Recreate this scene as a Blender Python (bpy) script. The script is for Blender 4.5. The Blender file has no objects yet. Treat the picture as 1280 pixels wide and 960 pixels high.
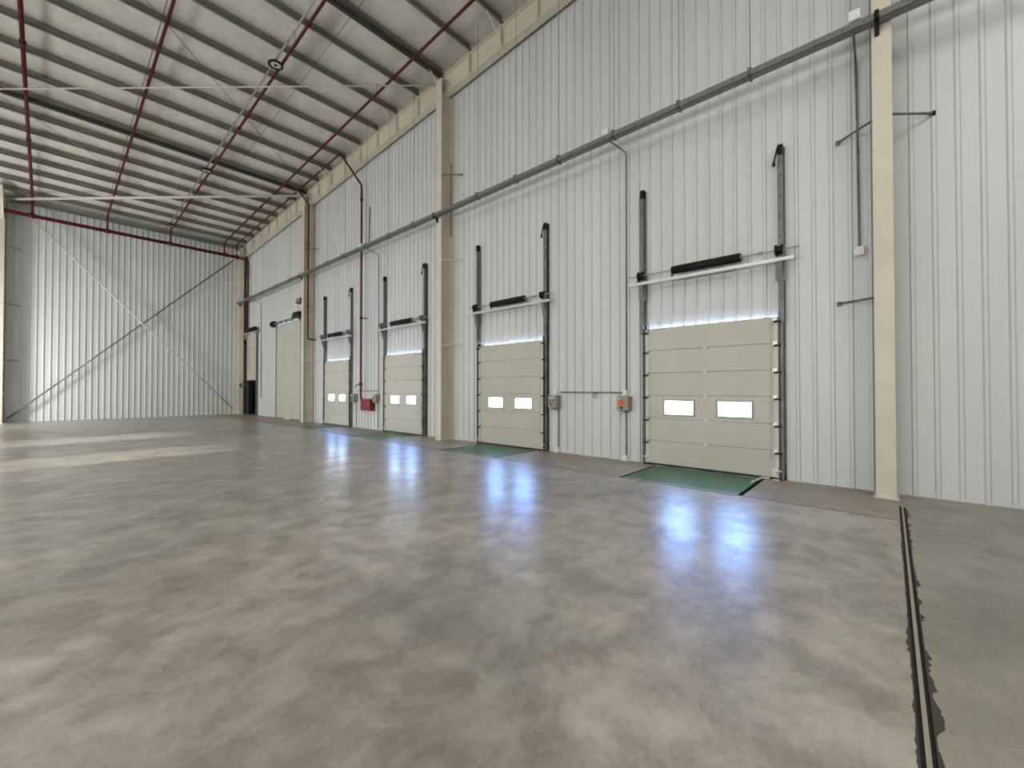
import bpy, math, random
from mathutils import Vector, Matrix
random.seed(7)
S = bpy.context.scene
COL = S.collection
PI = math.pi

# ------------------------------------------------------------------ layout (metres)
CAM_X, CAM_H = -8.199, 1.5
L = 29.5                        # back wall
XL = -19.7                      # side wall opposite the docks
YF = -12.0                      # wall behind
SL = -0.0433                    # roof slope along y
def zr(y, off=0.0): return 10.707 + SL * y + off
COLS = [0.05, 9.88, 19.72]
TRAY_Z = 6.62

# ------------------------------------------------------------------ materials
def mat(name, color, rough=0.5, metal=0.0, spec=0.5):
    m = bpy.data.materials.new(name); m.use_nodes = True
    b = m.node_tree.nodes['Principled BSDF']
    b.inputs['Base Color'].default_value = (*color, 1)
    b.inputs['Roughness'].default_value = rough
    b.inputs['Metallic'].default_value = metal
    b.inputs['Specular IOR Level'].default_value = spec
    return m
def N(m, t, **kw):
    n = m.node_tree.nodes.new(t)
    for k, v in kw.items():
        if k in n.inputs: n.inputs[k].default_value = v
        else: setattr(n, k, v)
    return n
def lk(m, a, b): m.node_tree.links.new(a, b)
def mottled(name, c1, c2, scale=3.0, rough=0.5, metal=0.0, bump=0.0, detail=4, stretch=(1,1,1), spec=0.5, dist=0.0, lo=.35, hi=.65):
    m = mat(name, c1, rough, metal, spec); b = m.node_tree.nodes['Principled BSDF']
    tc = N(m, 'ShaderNodeTexCoord'); mp = N(m, 'ShaderNodeMapping')
    mp.inputs['Scale'].default_value = stretch
    lk(m, tc.outputs['Object'], mp.inputs['Vector'])
    nz = N(m, 'ShaderNodeTexNoise', Scale=scale, Detail=detail, Distortion=dist)
    lk(m, mp.outputs['Vector'], nz.inputs['Vector'])
    cr = N(m, 'ShaderNodeValToRGB')
    cr.color_ramp.elements[0].color = (*c1, 1); cr.color_ramp.elements[1].color = (*c2, 1)
    cr.color_ramp.elements[0].position = lo; cr.color_ramp.elements[1].position = hi
    lk(m, nz.outputs['Fac'], cr.inputs['Fac']); lk(m, cr.outputs['Color'], b.inputs['Base Color'])
    if bump:
        bp = N(m, 'ShaderNodeBump', Strength=bump, Distance=0.02)
        lk(m, nz.outputs['Fac'], bp.inputs['Height']); lk(m, bp.outputs['Normal'], b.inputs['Normal'])
    return m

M_WALL = mottled('white_sheet', (.585,.602,.605), (.635,.65,.65), 1.3, .42, 0, 0, 3, (1,1,.15))
M_ROOF = mottled('roof_insulation', (.62,.60,.54), (.72,.70,.64), 2.2, .6, 0, .6, 6, (1,1,1), dist=.6)
M_GALV = mottled('galvanised', (.30,.31,.30), (.42,.43,.41), 6, .42, .55, 0, 4)
M_GALVD = mottled('galvanised_dark', (.12,.125,.12), (.19,.195,.19), 6, .45, .35, 0, 4)
M_PURL = mottled('purlin_steel', (.18,.185,.16), (.25,.255,.225), 5, .5, .2, 0, 4, (.3,1,1))
M_GIRD = mat('shaded_girder', (.035,.035,.033), .5, .1)  # girder flange under the purlins, its shadow put into the colour
M_CREAM = mottled('cream_paint', (.60,.56,.46), (.66,.62,.52), 2.5, .45, 0, 0, 4)
M_DOOR = mottled('door_beige', (.49,.485,.42), (.53,.52,.455), 1.4, .45, 0, 0, 3)
M_STILE = mat('stile_white', (.66,.66,.60), .4)
M_FRAME = mat('window_frame', (.30,.27,.22), .5)
M_BLACK = mat('black', (.008,.008,.009), .6, 0, .25)
M_RUBBER = mat('rubber', (.015,.015,.015), .8)
M_RED = mat('red_pipe', (.085,.004,.006), .45, 0, .3)
M_REDB = mat('red_box', (.20,.004,.010), .4)
M_WHITE = mat('white_plastic', (.75,.75,.70), .4)
M_TUBE = mat('white_tube', (.62,.60,.52), .45)
M_BAR = mat('bar_steel', (.62,.63,.60), .35, .45)
M_BOXG = mat('box_grey', (.26,.25,.21), .45)
M_BOXB = mat('box_brown', (.30,.25,.19), .45)
M_BTN = mat('red_button', (.6,.08,.06), .35)
M_GREEN = mottled('green_paint', (.013,.085,.026), (.022,.115,.038), 4, .35, 0, 0, 4)
M_LIP = mat('steel_lip', (.20,.24,.24), .3, .6)
M_DARK = mat('dark_void', (.01,.01,.012), .7)
M_GREYP = mat('grey_paint', (.16,.17,.17), .5)
M_EXT = mottled('outside_concrete', (.62,.60,.56), (.72,.70,.66), .6, .8)
M_LENS = mat('lamp_lens', (.55,.56,.52), .3)

# glass
M_GLASS = bpy.data.materials.new('clear_glass'); M_GLASS.use_nodes = True
nt = M_GLASS.node_tree; nt.nodes.clear()
o_ = nt.nodes.new('ShaderNodeOutputMaterial'); mx = nt.nodes.new('ShaderNodeMixShader')
tr = nt.nodes.new('ShaderNodeBsdfTransparent'); gl = nt.nodes.new('ShaderNodeBsdfGlossy')
tr.inputs['Color'].default_value = (.95,.96,.96,1); gl.inputs['Roughness'].default_value = .03
mx.inputs['Fac'].default_value = .06
nt.links.new(tr.outputs[0], mx.inputs[1]); nt.links.new(gl.outputs[0], mx.inputs[2]); nt.links.new(mx.outputs[0], o_.inputs[0])

# polished concrete
def floor_material(name, c_dark, c_mid, c_light, r0, r1, spec, warp, coat=0.0, fil=.12):
    m = mat(name, c_mid, .3, 0, spec); b = m.node_tree.nodes['Principled BSDF']
    tc = N(m, 'ShaderNodeTexCoord')
    wn = N(m, 'ShaderNodeTexNoise', Scale=.8, Detail=4.0)
    lk(m, tc.outputs['Object'], wn.inputs['Vector'])
    wm = N(m, 'ShaderNodeVectorMath', operation='SCALE'); wm.inputs['Scale'].default_value = warp
    lk(m, wn.outputs['Color'], wm.inputs[0])
    wa = N(m, 'ShaderNodeVectorMath', operation='ADD')
    lk(m, tc.outputs['Object'], wa.inputs[0]); lk(m, wm.outputs[0], wa.inputs[1])
    mp = N(m, 'ShaderNodeMapping'); mp.inputs['Scale'].default_value = (1.0, 1.15, 1)
    mp.inputs['Rotation'].default_value = (0, 0, -.25)
    lk(m, wa.outputs[0], mp.inputs['Vector'])
    n1 = N(m, 'ShaderNodeTexNoise', Scale=2.3, Detail=14.0, Roughness=.78, Distortion=.3)
    lk(m, mp.outputs[0], n1.inputs['Vector'])
    n2 = N(m, 'ShaderNodeTexNoise', Scale=.42, Detail=5.0, Distortion=.4)
    lk(m, wa.outputs[0], n2.inputs['Vector'])
    n3 = N(m, 'ShaderNodeTexNoise', Scale=70.0, Detail=3.0)
    lk(m, tc.outputs['Object'], n3.inputs['Vector'])
    cr = N(m, 'ShaderNodeValToRGB'); e = cr.color_ramp.elements
    e[0].position = .30; e[0].color = (*c_dark, 1); e[1].position = .68; e[1].color = (*c_light, 1)
    x = e.new(.49); x.color = (*c_mid, 1)
    n4 = N(m, 'ShaderNodeTexNoise', Scale=3.2, Detail=10.0, Roughness=.62, Distortion=.25)
    n4.noise_type = 'RIDGED_MULTIFRACTAL'
    lk(m, wa.outputs[0], n4.inputs['Vector'])
    mm = N(m, 'ShaderNodeMath', operation='MULTIPLY_ADD'); mm.inputs[1].default_value = fil; mm.inputs[2].default_value = -fil*.42
    lk(m, n4.outputs['Fac'], mm.inputs[0])
    ad = N(m, 'ShaderNodeMath', operation='ADD'); lk(m, n1.outputs['Fac'], ad.inputs[0]); lk(m, mm.outputs[0], ad.inputs[1])
    lk(m, ad.outputs[0], cr.inputs['Fac'])
    mr = N(m, 'ShaderNodeMapRange'); mr.inputs['From Min'].default_value = .32; mr.inputs['From Max'].default_value = .68
    mr.inputs['To Min'].default_value = .80; mr.inputs['To Max'].default_value = 1.18
    lk(m, n2.outputs['Fac'], mr.inputs['Value'])
    m3 = N(m, 'ShaderNodeMapRange'); m3.inputs['From Min'].default_value = .3; m3.inputs['From Max'].default_value = .7
    m3.inputs['To Min'].default_value = .93; m3.inputs['To Max'].default_value = 1.07
    lk(m, n3.outputs['Fac'], m3.inputs['Value'])
    mu = N(m, 'ShaderNodeMath', operation='MULTIPLY'); lk(m, mr.outputs[0], mu.inputs[0]); lk(m, m3.outputs[0], mu.inputs[1])
    mc = N(m, 'ShaderNodeVectorMath', operation='SCALE'); lk(m, cr.outputs['Color'], mc.inputs[0]); lk(m, mu.outputs[0], mc.inputs['Scale'])
    lk(m, mc.outputs[0], b.inputs['Base Color'])
    rr = N(m, 'ShaderNodeMapRange'); rr.inputs['From Min'].default_value = .3; rr.inputs['From Max'].default_value = .7
    rr.inputs['To Min'].default_value = r1; rr.inputs['To Max'].default_value = r0
    lk(m, n1.outputs['Fac'], rr.inputs['Value']); lk(m, rr.outputs[0], b.inputs['Roughness'])
    bp = N(m, 'ShaderNodeBump', Strength=.05, Distance=.02); lk(m, n1.outputs['Fac'], bp.inputs['Height'])
    lk(m, bp.outputs['Normal'], b.inputs['Normal'])
    b.inputs['Coat Weight'].default_value = coat; b.inputs['Coat Roughness'].default_value = .09
    b2 = N(m, 'ShaderNodeBump', Strength=.06, Distance=.02); lk(m, n1.outputs['Fac'], b2.inputs['Height'])
    lk(m, b2.outputs['Normal'], b.inputs['Coat Normal'])
    return m
M_FLOOR = floor_material('polished_concrete', (.235,.212,.176), (.39,.36,.308), (.52,.485,.425), .27, .38, .95, .2, .05, .26)
M_APRON = floor_material('apron_concrete', (.245,.212,.167), (.315,.278,.222), (.385,.343,.277), .38, .48, .35, .3)
M_SIDE = floor_material('side_concrete', (.235,.22,.18), (.305,.285,.235), (.38,.355,.295), .36, .46, .4, .3)

# perforated tray
M_TRAY = mat('perforated_tray', (.3,.31,.3), .45, .4); b = M_TRAY.node_tree.nodes['Principled BSDF']
tc = N(M_TRAY, 'ShaderNodeTexCoord'); mp = N(M_TRAY, 'ShaderNodeMapping'); mp.inputs['Scale'].default_value = (18, 18, 26)
lk(M_TRAY, tc.outputs['Object'], mp.inputs[0])
vo = N(M_TRAY, 'ShaderNodeTexVoronoi', Scale=1.0); vo.inputs['Randomness'].default_value = .35
lk(M_TRAY, mp.outputs[0], vo.inputs['Vector'])
cr = N(M_TRAY, 'ShaderNodeValToRGB'); cr.color_ramp.elements[0].position = .22; cr.color_ramp.elements[1].position = .34
cr.color_ramp.elements[0].color = (.05,.052,.05,1); cr.color_ramp.elements[1].color = (.20,.21,.20,1)
lk(M_TRAY, vo.outputs['Distance'], cr.inputs[0]); lk(M_TRAY, cr.outputs[0], b.inputs['Base Color'])

# ------------------------------------------------------------------ mesh builder
class MB:
    def __init__(s): s.v = []; s.f = []; s.mi = []; s.cur = 0
    def add(s, vs, fs):
        o = len(s.v); s.v += [tuple(v) for v in vs]
        for f in fs: s.f.append([i + o for i in f]); s.mi.append(s.cur)
        return s
    def box(s, a, b):
        x0,x1 = sorted((a[0],b[0])); y0,y1 = sorted((a[1],b[1])); z0,z1 = sorted((a[2],b[2]))
        vs = [(x0,y0,z0),(x1,y0,z0),(x1,y1,z0),(x0,y1,z0),(x0,y0,z1),(x1,y0,z1),(x1,y1,z1),(x0,y1,z1)]
        return s.add(vs, [(0,3,2,1),(4,5,6,7),(0,1,5,4),(1,2,6,5),(2,3,7,6),(3,0,4,7)])
    def cbox(s, c, d): return s.box([c[i]-d[i]/2 for i in range(3)], [c[i]+d[i]/2 for i in range(3)])
    def prism(s, poly, axis, a0, a1):
        """poly: 2-D outline, extruded along axis (0,1,2) from a0 to a1"""
        n = len(poly); vs = []
        for a in (a0, a1):
            for (u, w) in poly:
                p = [0,0,0]; k = [i for i in range(3) if i != axis]
                p[axis] = a; p[k[0]] = u; p[k[1]] = w; vs.append(p)
        fs = [tuple(range(n)), tuple(range(2*n-1, n-1, -1))]
        for i in range(n): j = (i+1) % n; fs.append((i, n+i, n+j, j))
        return s.add(vs, fs)
    def tube(s, pts, r, n=10, caps=True):
        pts = [Vector(p) for p in pts]; vs = []; fs = []
        up = None
        for i, p in enumerate(pts):
            d = (pts[min(i+1,len(pts)-1)] - pts[max(i-1,0)]).normalized()
            if up is None or abs(up.dot(d)) > .95:
                up = Vector((0,0,1)) if abs(d.z) < .9 else Vector((1,0,0))
            a = d.cross(up).normalized(); c = a.cross(d).normalized(); up = c
            rr = r
            if 0 < i < len(pts)-1:
                d1 = (p-pts[i-1]).normalized(); d2 = (pts[i+1]-p).normalized()
                rr = r / max(.6, math.cos(d1.angle(d2)/2))
            for k in range(n):
                t = 2*PI*k/n; vs.append(p + a*rr*math.cos(t) + c*rr*math.sin(t))
        for i in range(len(pts)-1):
            for k in range(n):
                j = (k+1) % n; fs.append((i*n+k, i*n+j, (i+1)*n+j, (i+1)*n+k))
        if caps: fs.append(tuple(range(n-1,-1,-1))); fs.append(tuple(range((len(pts)-1)*n, len(pts)*n)))
        return s.add(vs, fs)
    def bend(s, pts, r, br=.12, n=10):
        """tube with rounded corners"""
        P = [Vector(p) for p in pts]; out = [P[0]]
        for i in range(1, len(P)-1):
            d1 = (P[i]-P[i-1]); d2 = (P[i+1]-P[i]); q = min(br, d1.length*.45, d2.length*.45)
            a = P[i]-d1.normalized()*q; c = P[i]+d2.normalized()*q
            for t in (0,.25,.5,.75,1): out.append(a*(1-t)**2 + P[i]*2*t*(1-t) + c*t*t)
        out.append(P[-1]); return s.tube(out, r, n)
    def torus(s, c, R, r, axis=2, n=28, m=10):
        vs = []; fs = []
        for i in range(n):
            t = 2*PI*i/n
            for k in range(m):
                u = 2*PI*k/m; q = R + r*math.cos(u); w = r*math.sin(u)
                l = [q*math.cos(t), q*math.sin(t), w]
                if axis == 0: l = [l[2], l[0], l[1]]
                if axis == 1: l = [l[0], l[2], l[1]]
                vs.append([c[j]+l[j] for j in range(3)])
        for i in range(n):
            for k in range(m):
                fs.append((i*m+k, ((i+1)%n)*m+k, ((i+1)%n)*m+(k+1)%m, i*m+(k+1)%m))
        return s.add(vs, fs)
    def build(s, name, m, parent=None, smooth=False, loc=None):
        me = bpy.data.meshes.new(name)
        off = Vector(loc) if loc is not None else Vector((0,0,0))
        me.from_pydata([Vector(v)-off for v in s.v], [], s.f)
        for x in (m if isinstance(m, (list, tuple)) else [m]): me.materials.append(x)
        for p, i in zip(me.polygons, s.mi): p.material_index = i
        if smooth:
            for p in me.polygons: p.use_smooth = len(p.vertices) == 4
        me.update()
        o = bpy.data.objects.new(name, me); COL.objects.link(o)
        o.location = off
        if parent:
            o.parent = parent
            o.location = off - wloc(parent)
        return o
def wloc(o):
    v = Vector((0,0,0))
    while o: v = v + o.location; o = o.parent
    return v
def thing(name, loc, label, cat, group=None):
    o = bpy.data.objects.new(name, None); COL.objects.link(o); o.location = loc
    o.empty_display_size = .2
    return tag(o, label, cat, group)
def tag(o, label=None, cat=None, group=None, kind=None):
    if label: o['label'] = label
    if cat: o['category'] = cat
    if group: o['group'] = group
    if kind: o['kind'] = kind
    return o
def struct(o, label, cat): return tag(o, label, cat, None, 'structure')
# children are built with world-space vertices: their origin is put at a given world point
def part(mb, name, m, parent, smooth=False):
    o = mb.build(name, m, None, smooth)
    o.parent = parent; o.location = -wloc(parent)
    return o

# ------------------------------------------------------------------ floor (with pits and joint)
DC = [2.52, 7.40, 12.28, 17.13]       # dock door centres
DW, DH = 2.30, 2.70
PW, PD = 1.92, 1.62                   # leveller plates
JY0, JY1 = -0.135, -0.075
APX = -1.66
xs = sorted({XL, APX, -0.83, -PD-.0, 0.0, -13.0, -8.0, -4.0})
ys = {YF, JY0, JY1, L, 20.0, 24.0}
for c in DC: ys |= {c-PW/2, c+PW/2}
ys = sorted(ys)
fl = MB()
for i in range(len(xs)-1):
    for j in range(len(ys)-1):
        x0,x1,y0,y1 = xs[i],xs[i+1],ys[j],ys[j+1]; cx,cy = (x0+x1)/2,(y0+y1)/2
        if any(abs(cy-c) < PW/2 and cx > -PD for c in DC): continue
        if JY0 < cy < JY1 and cx < -0.83: continue
        fl.cur = 2 if cy < JY0 else (1 if (cx > APX and cy < L) else 0)
        if JY0 < cy < JY1 and cx > -.83: fl.cur = 1
        fl.add([(x0,y0,0),(x1,y0,0),(x1,y1,0),(x0,y1,0)], [(0,1,2,3)])
struct(fl.build('floor', [M_FLOOR, M_APRON, M_SIDE]), 'polished grey-brown concrete floor with swirling trowel marks', 'floor')
# base slab below (real thickness, dark inside the joint)
sb = MB(); sb.box((XL, YF, -.6), (0.0, L, -.45)); struct(sb.build('floor_slab', M_DARK), 'dark underside slab seen only through floor joints', 'floor')
# saw-cut line at the edge of the dock strip
tj = MB()
tj.box((APX-.012, JY1, -.02), (APX+.012, L-.05, .0015))
struct(tj.build('trim_1', mat('joint_line', (.13,.115,.09), .6)), 'thin straight joint line along the dock side floor strip', 'floor joint')
# expansion joint
ej = thing('expansion_joint', (-5, (JY0+JY1)/2, 0), 'dark ragged floor joint with metal strip running from the nearest column', 'floor joint')
a = MB(); ym = (JY0+JY1)/2
a.box((XL+.05, ym-.009, -.05), (-.84, ym+.009, .001)); part(a, 'metal_strip', mat('strip_metal', (.42,.39,.32), .4, .4), ej)
a = MB(); a.box((XL+.05, JY0-.0, -.06), (-.83, JY1, -.012)); part(a, 'filler', M_RUBBER, ej)
M_CRUMB = mat('crumb', (.06,.052,.042), .9)
for s_, ye, amp in ((-1, JY0, .045), (1, JY1, .018)):
    xs_c = []; x = -.86
    while x > -9: xs_c.append(x); x -= random.uniform(.012, .045)
    base_ = 0; vs = []; fs = []
    for i, x in enumerate(xs_c):
        base_ = max(0, min(1, base_*.75 + random.uniform(-.35, .42)))
        d = amp*(base_**1.6) + .002
        vs += [(x, ye - s_*.004, .0012), (x, ye + s_*d, .0012), (x, ye - s_*.004, -.01), (x, ye + s_*d, -.01)]
    for i in range(len(xs_c)-1):
        k = 4*i; fs += [(k, k+1, k+5, k+4), (k+1, k+3, k+7, k+5), (k+3, k+2, k+6, k+7), (k+2, k, k+4, k+6)]
    a = MB(); a.add(vs, fs); part(a, 'crumbled_edge', M_CRUMB, ej)

# ------------------------------------------------------------------ ribbed sheet walls
PIT, RB, RT, RH = .2275, .062, .034, .030
def rib_profile(u0, u1, phase):
    """list of (u, h) with inward ribs"""
    out = [(u0, 0)]; k = math.floor((u0-phase)/PIT) - 1
    while True:
        c = phase + k*PIT; k += 1
        if c - RB/2 > u1: break
        for du, h in ((-RB/2,0),(-RT/2,RH),(RT/2,RH),(RB/2,0)):
            if u0 < c+du < u1: out.append((c+du, h))
    out.append((u1, 0)); return out
def ribbed(mb, u0, u1, z0, z1, phase, place, z0rib=None, zf=None):
    pr = rib_profile(u0, u1, phase); vs = []; fs = []
    for (u, h) in pr:
        zb_ = z0 if (z0rib is None or h <= 0) else z0rib
        zt_ = z1 if zf is None else zf(u)
        vs += [place(u, h, zb_), place(u, h, zt_)]
    for i in range(len(pr)-1): fs.append((2*i, 2*i+2, 2*i+3, 2*i+1))
    mb.add(vs, fs)
PH = .43
pR = lambda u, h, z: (-h, u, z)
wr = MB()
opens = [(c-DW/2+.02, c+DW/2-.02, DH+.042, DH-.005) for c in DC]
D5 = (20.86, 24.0, 4.86); D6 = (27.2, 28.95, 4.75)
opens += [(D5[0]+.03, D5[1]-.03, D5[2]+.05, D5[2]-.0), (D6[0]+.02, D6[1]-.02, D6[2]-.05, None)]
ztop = lambda u: zr(u, 1.04)
u = YF
for (a0, a1, zt, zrib) in sorted(opens):
    ribbed(wr, u, a0, 0, 0, PH, pR, zf=ztop)
    ribbed(wr, a0, a1, zt, 0, PH, pR, z0rib=zrib, zf=ztop)
    u = a1
ribbed(wr, u, L, 0, 0, PH, pR, zf=ztop)
# outer skin and closing sheet behind so no light passes the flats
for (a0, a1, zt, _) in sorted(opens): pass
uu = YF
ot = MB()
for (a0, a1, zt, _) in sorted(opens):
    wr.box((.10, uu, -1.2), (.13, a0-.0, 11.3)); wr.box((.10, a0, zt), (.13, a1, 11.3)); wr.box((.06, a0-.05, -1.2), (.13, a1+.05, 0.0)); uu = a1
wr.box((.10, uu, -1.2), (.13, L, 11.3))
wallR = struct(wr.build('wall_right', M_WALL), 'white ribbed metal wall with the row of dock doors', 'wall')
# sill strips closing the bottom of the ribs: base trim
bt = MB()
edges = [YF] + [q for c in DC for q in (c-DW/2-.06, c+DW/2+.06)] + [D5[0], D5[1], D6[0], D6[1], L]
for i in range(0, len(edges), 2): bt.box((-.012, edges[i], 0), (.10, edges[i+1], .045))
struct(bt.build('baseboard_right', M_WALL), 'thin white base flashing along the dock wall', 'baseboard')

# back wall
pB = lambda u, h, z: (u, L-h, z)
wb = MB(); ribbed(wb, XL, 0, 0, zr(L, 1.04), -.35, pB)
wb.box((XL, L+.10, -.6), (.13, L+.13, zr(L,.95)))
struct(wb.build('wall_back', M_WALL), 'far white ribbed metal wall behind the cross bracing', 'wall')
# side wall far left with open bays (out of the picture), and wall behind
wl = MB()
lops = [(11.95, 13.75, 0, 2.7), (16.75, 18.85, 0, 2.7)]
y = YF
for (a0,a1,z0,z1) in lops:
    wl.box((XL-.12, y, -.6), (XL, a0, 12.6)); wl.box((XL-.12, a0, z1), (XL, a1, 12.6)); y = a1
wl.box((XL-.12, y, -.6), (XL, L, 12.6))
for (a0,a1,z0,z1) in lops:
    xt = XL-9.0  # unseen outer tunnels added to hold back sky light at the bays
    wl.box((xt, a0-.1, -.6), (XL-.12, a0, 4.6)); wl.box((xt, a1, -.6), (XL-.12, a1+.1, 4.6))
    wl.add([(XL-.12, a0, z1), (XL-.12, a1, z1), (xt, a1, z1+1.72), (xt, a0, z1+1.72), (XL-.12, a0, z1+.1), (XL-.12, a1, z1+.1), (xt, a1, z1+1.82), (xt, a0, z1+1.82)], [(0,1,2,3),(7,6,5,4),(3,2,6,7)])
struct(wl.build('wall_left', M_WALL), 'white metal wall facing the docks with open bays and added sky-blocking tunnels', 'wall')
wf = MB(); wf.box((XL, YF-.12, -.6), (.13, YF, 12.6)); struct(wf.build('wall_front', M_WALL), 'white metal wall behind the viewer', 'wall')

# ------------------------------------------------------------------ roof
rf = MB()
ny = 60
vs = []; fs = []
xs_ = [XL + i*(0.13-XL)/40 for i in range(41)]
ysr = [YF + i*(L+.13-YF)/ny for i in range(ny+1)]
for yy in ysr:
    for xx in xs_: vs.append((xx, yy, zr(yy, .94) + .012*math.sin(xx*5.1+yy*2.3)*math.sin(yy*4.7)))
w = len(xs_)
for j in range(ny):
    for i in range(w-1): fs.append((j*w+i, (j+1)*w+i, (j+1)*w+i+1, j*w+i+1))
rf.add(vs, fs)
rf.prism([(YF, zr(YF,1.05)), (L+.13, zr(L+.13,1.05)), (L+.13, zr(L+.13,1.12)), (YF, zr(YF,1.12))], 0, XL-.12, .13)
struct(rf.build('ceiling', M_ROOF, smooth=False), 'pale wrinkled insulation lining the sloping roof', 'ceiling')

ORD = ['first','second','third','fourth','fifth','sixth','seventh','eighth']
def purlin(y, label, deep=False, x0=XL+.05, x1=-.26):
    z0 = zr(y, .715); h = .215; t = .012; fw = .075
    m = MB()
    # Z section, sheared by roof slope (small): web + bottom flange towards camera + top flange away
    m.prism([(y-t/2, z0), (y+t/2, z0), (y+t/2, z0+h), (y-t/2, z0+h)], 0, x0, x1)
    m.prism([(y-fw, z0), (y-t/2, z0), (y-t/2, z0+t), (y-fw, z0+t)], 0, x0, x1)
    m.prism([(y-fw, z0), (y-fw+t, z0), (y-fw+t, z0+.025), (y-fw, z0+.025)], 0, x0, x1)
    m.prism([(y+t/2, z0+h-t), (y+fw, z0+h-t), (y+fw, z0+h), (y+t/2, z0+h)], 0, x0, x1)
    if not deep:
        o = m.build('roof_purlin', M_PURL, loc=(x0, y, z0)); tag(o, label, 'purlin', 'roof purlins'); return o
    r = thing('roof_purlin', (x0, y, z0), label, 'purlin', 'roof purlins')
    part(m, 'channel', M_PURL, r)
    m = MB(); m.box((x0, y-.05, z0-.12), (x1, y+.05, z0-.035)); m.box((x0, y-.012, z0-.035), (x1, y+.012, z0))
    part(m, 'strut_tube', M_GIRD, r)
    return r
for k in range(-8, 16):
    y = 9.98 + 1.232*k
    if y > 29.2: continue
    if k < 0:
        lab = 'grey steel roof purlin over the view, %s one nearer than the middle column' % ORD[-k-1]
    elif k in (0, 8): lab = 'grey roof purlin with strut beam darkened as in shadow, above the %s column' % ('middle' if k == 0 else 'farthest dock wall')
    elif k < 8: lab = 'grey steel roof purlin, %s one beyond the middle dock wall column' % ORD[k-1]
    else: lab = 'grey steel roof purlin, %s one beyond the farthest dock wall column' % ORD[k-9]
    purlin(y, lab, deep=(k in (0, 8, -8)))
# eave purlin on back wall
m = MB(); m.box((XL+.1, L-.16, zr(L,.55)), (-.3, L-.10, zr(L,.80))); m.box((XL+.1, L-.22, zr(L,.55)), (-.3, L-.16, zr(L,.57)))
tag(m.build('eave_strut', M_PURL), 'grey steel eave strut along the top of the far wall', 'eave strut')

# gable rafter
def rafter():
    r = thing('rafter_beam', (-.2, 0, zr(0)), 'cream I-section rafter sloping along the top of the dock wall', 'roof beam')
    y0, y1 = YF+.1, L-.35; zb = lambda y: zr(y, .05)
    m = MB()
    def bar(xa, xb, o0, o1):
        m.add([(xa,y0,zb(y0)+o0),(xb,y0,zb(y0)+o0),(xb,y1,zb(y1)+o0),(xa,y1,zb(y1)+o0),
               (xa,y0,zb(y0)+o1),(xb,y0,zb(y0)+o1),(xb,y1,zb(y1)+o1),(xa,y1,zb(y1)+o1)],
              [(0,3,2,1),(4,5,6,7),(0,1,5,4),(1,2,6,5),(2,3,7,6),(3,0,4,7)])
    bar(-.31, -.11, 0, .016); bar(-.218, -.202, .016, .60); bar(-.31, -.11, .60, .616)
    part(m, 'i_beam', M_CREAM, r)
    for k in range(-7, 16):
        y = 9.98 + 1.232*k
        if y > 29 : continue
        m = MB(); m.box((-.305, y-.006, zr(y,.07)), (-.21, y+.006, zr(y,.65)))
        part(m, 'stiffener', M_CREAM, r)
        if k % 2 == 0:
            m = MB(); m.tube([(-.27, y-.05, zr(y,.08)), (-.85, y-.02, zr(y,.72))], .014, 6); part(m, 'fly_brace', M_TUBE, r)
    return r
rafter()

# ------------------------------------------------------------------ columns
def column(y, label, braces, fw=.21):
    c = thing('steel_column', (-.25, y, 0), label, 'column'); c['kind'] = 'thing'
    zt = zr(y, .55)
    m = MB(); m.box((-.475, y-fw/2, .0), (-.460, y+fw/2, zr(y,.42)))
    m.box((-.460, y-.006, .0), (-.06, y+.006, zr(y,.05))); m.box((-.06, y-fw/2, 0), (-.045, y+fw/2, zr(y,.05)))
    part(m, 'h_section', M_CREAM, c)
    m = MB(); m.box((-.50, y-fw/2-.03, .0), (-.035, y+fw/2+.03, .014)); part(m, 'base_plate', M_CREAM, c)
    m = MB(); m.box((-.47, y-fw/2, zr(y,.42)), (-.31, y+fw/2, zr(y,.44)))
    part(m, 'cap_plate', M_CREAM, c)
    for (s, z, mt) in braces:
        m = MB(); yw = y + s*.52
        m.tube([(-.463, y+s*fw/2*.9, z-.01), (-.02, yw, z+.03)], .017, 8)
        m.box((-.03, yw-.03, z-.01), (-.004, yw+.03, z+.06))
        part(m, 'girt_brace', mt, c)
    return c
column(COLS[0], 'cream steel column standing nearest, right of the nearest dock door', [(1,5.29,M_GALVD),(-1,5.29,M_GALVD),(1,2.79,M_GALVD)])
column(COLS[1], 'cream steel column between the second and third dock doors', [(-1,7.83,M_GALVD),(-1,5.31,M_TUBE),(-1,2.80,M_TUBE)], .25)
column(COLS[2], 'cream steel column between the farthest dock door and the tall shutter', [(-1,7.83,M_GALVD),(-1,5.31,M_TUBE),(-1,2.80,M_TUBE)], .25)
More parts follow.
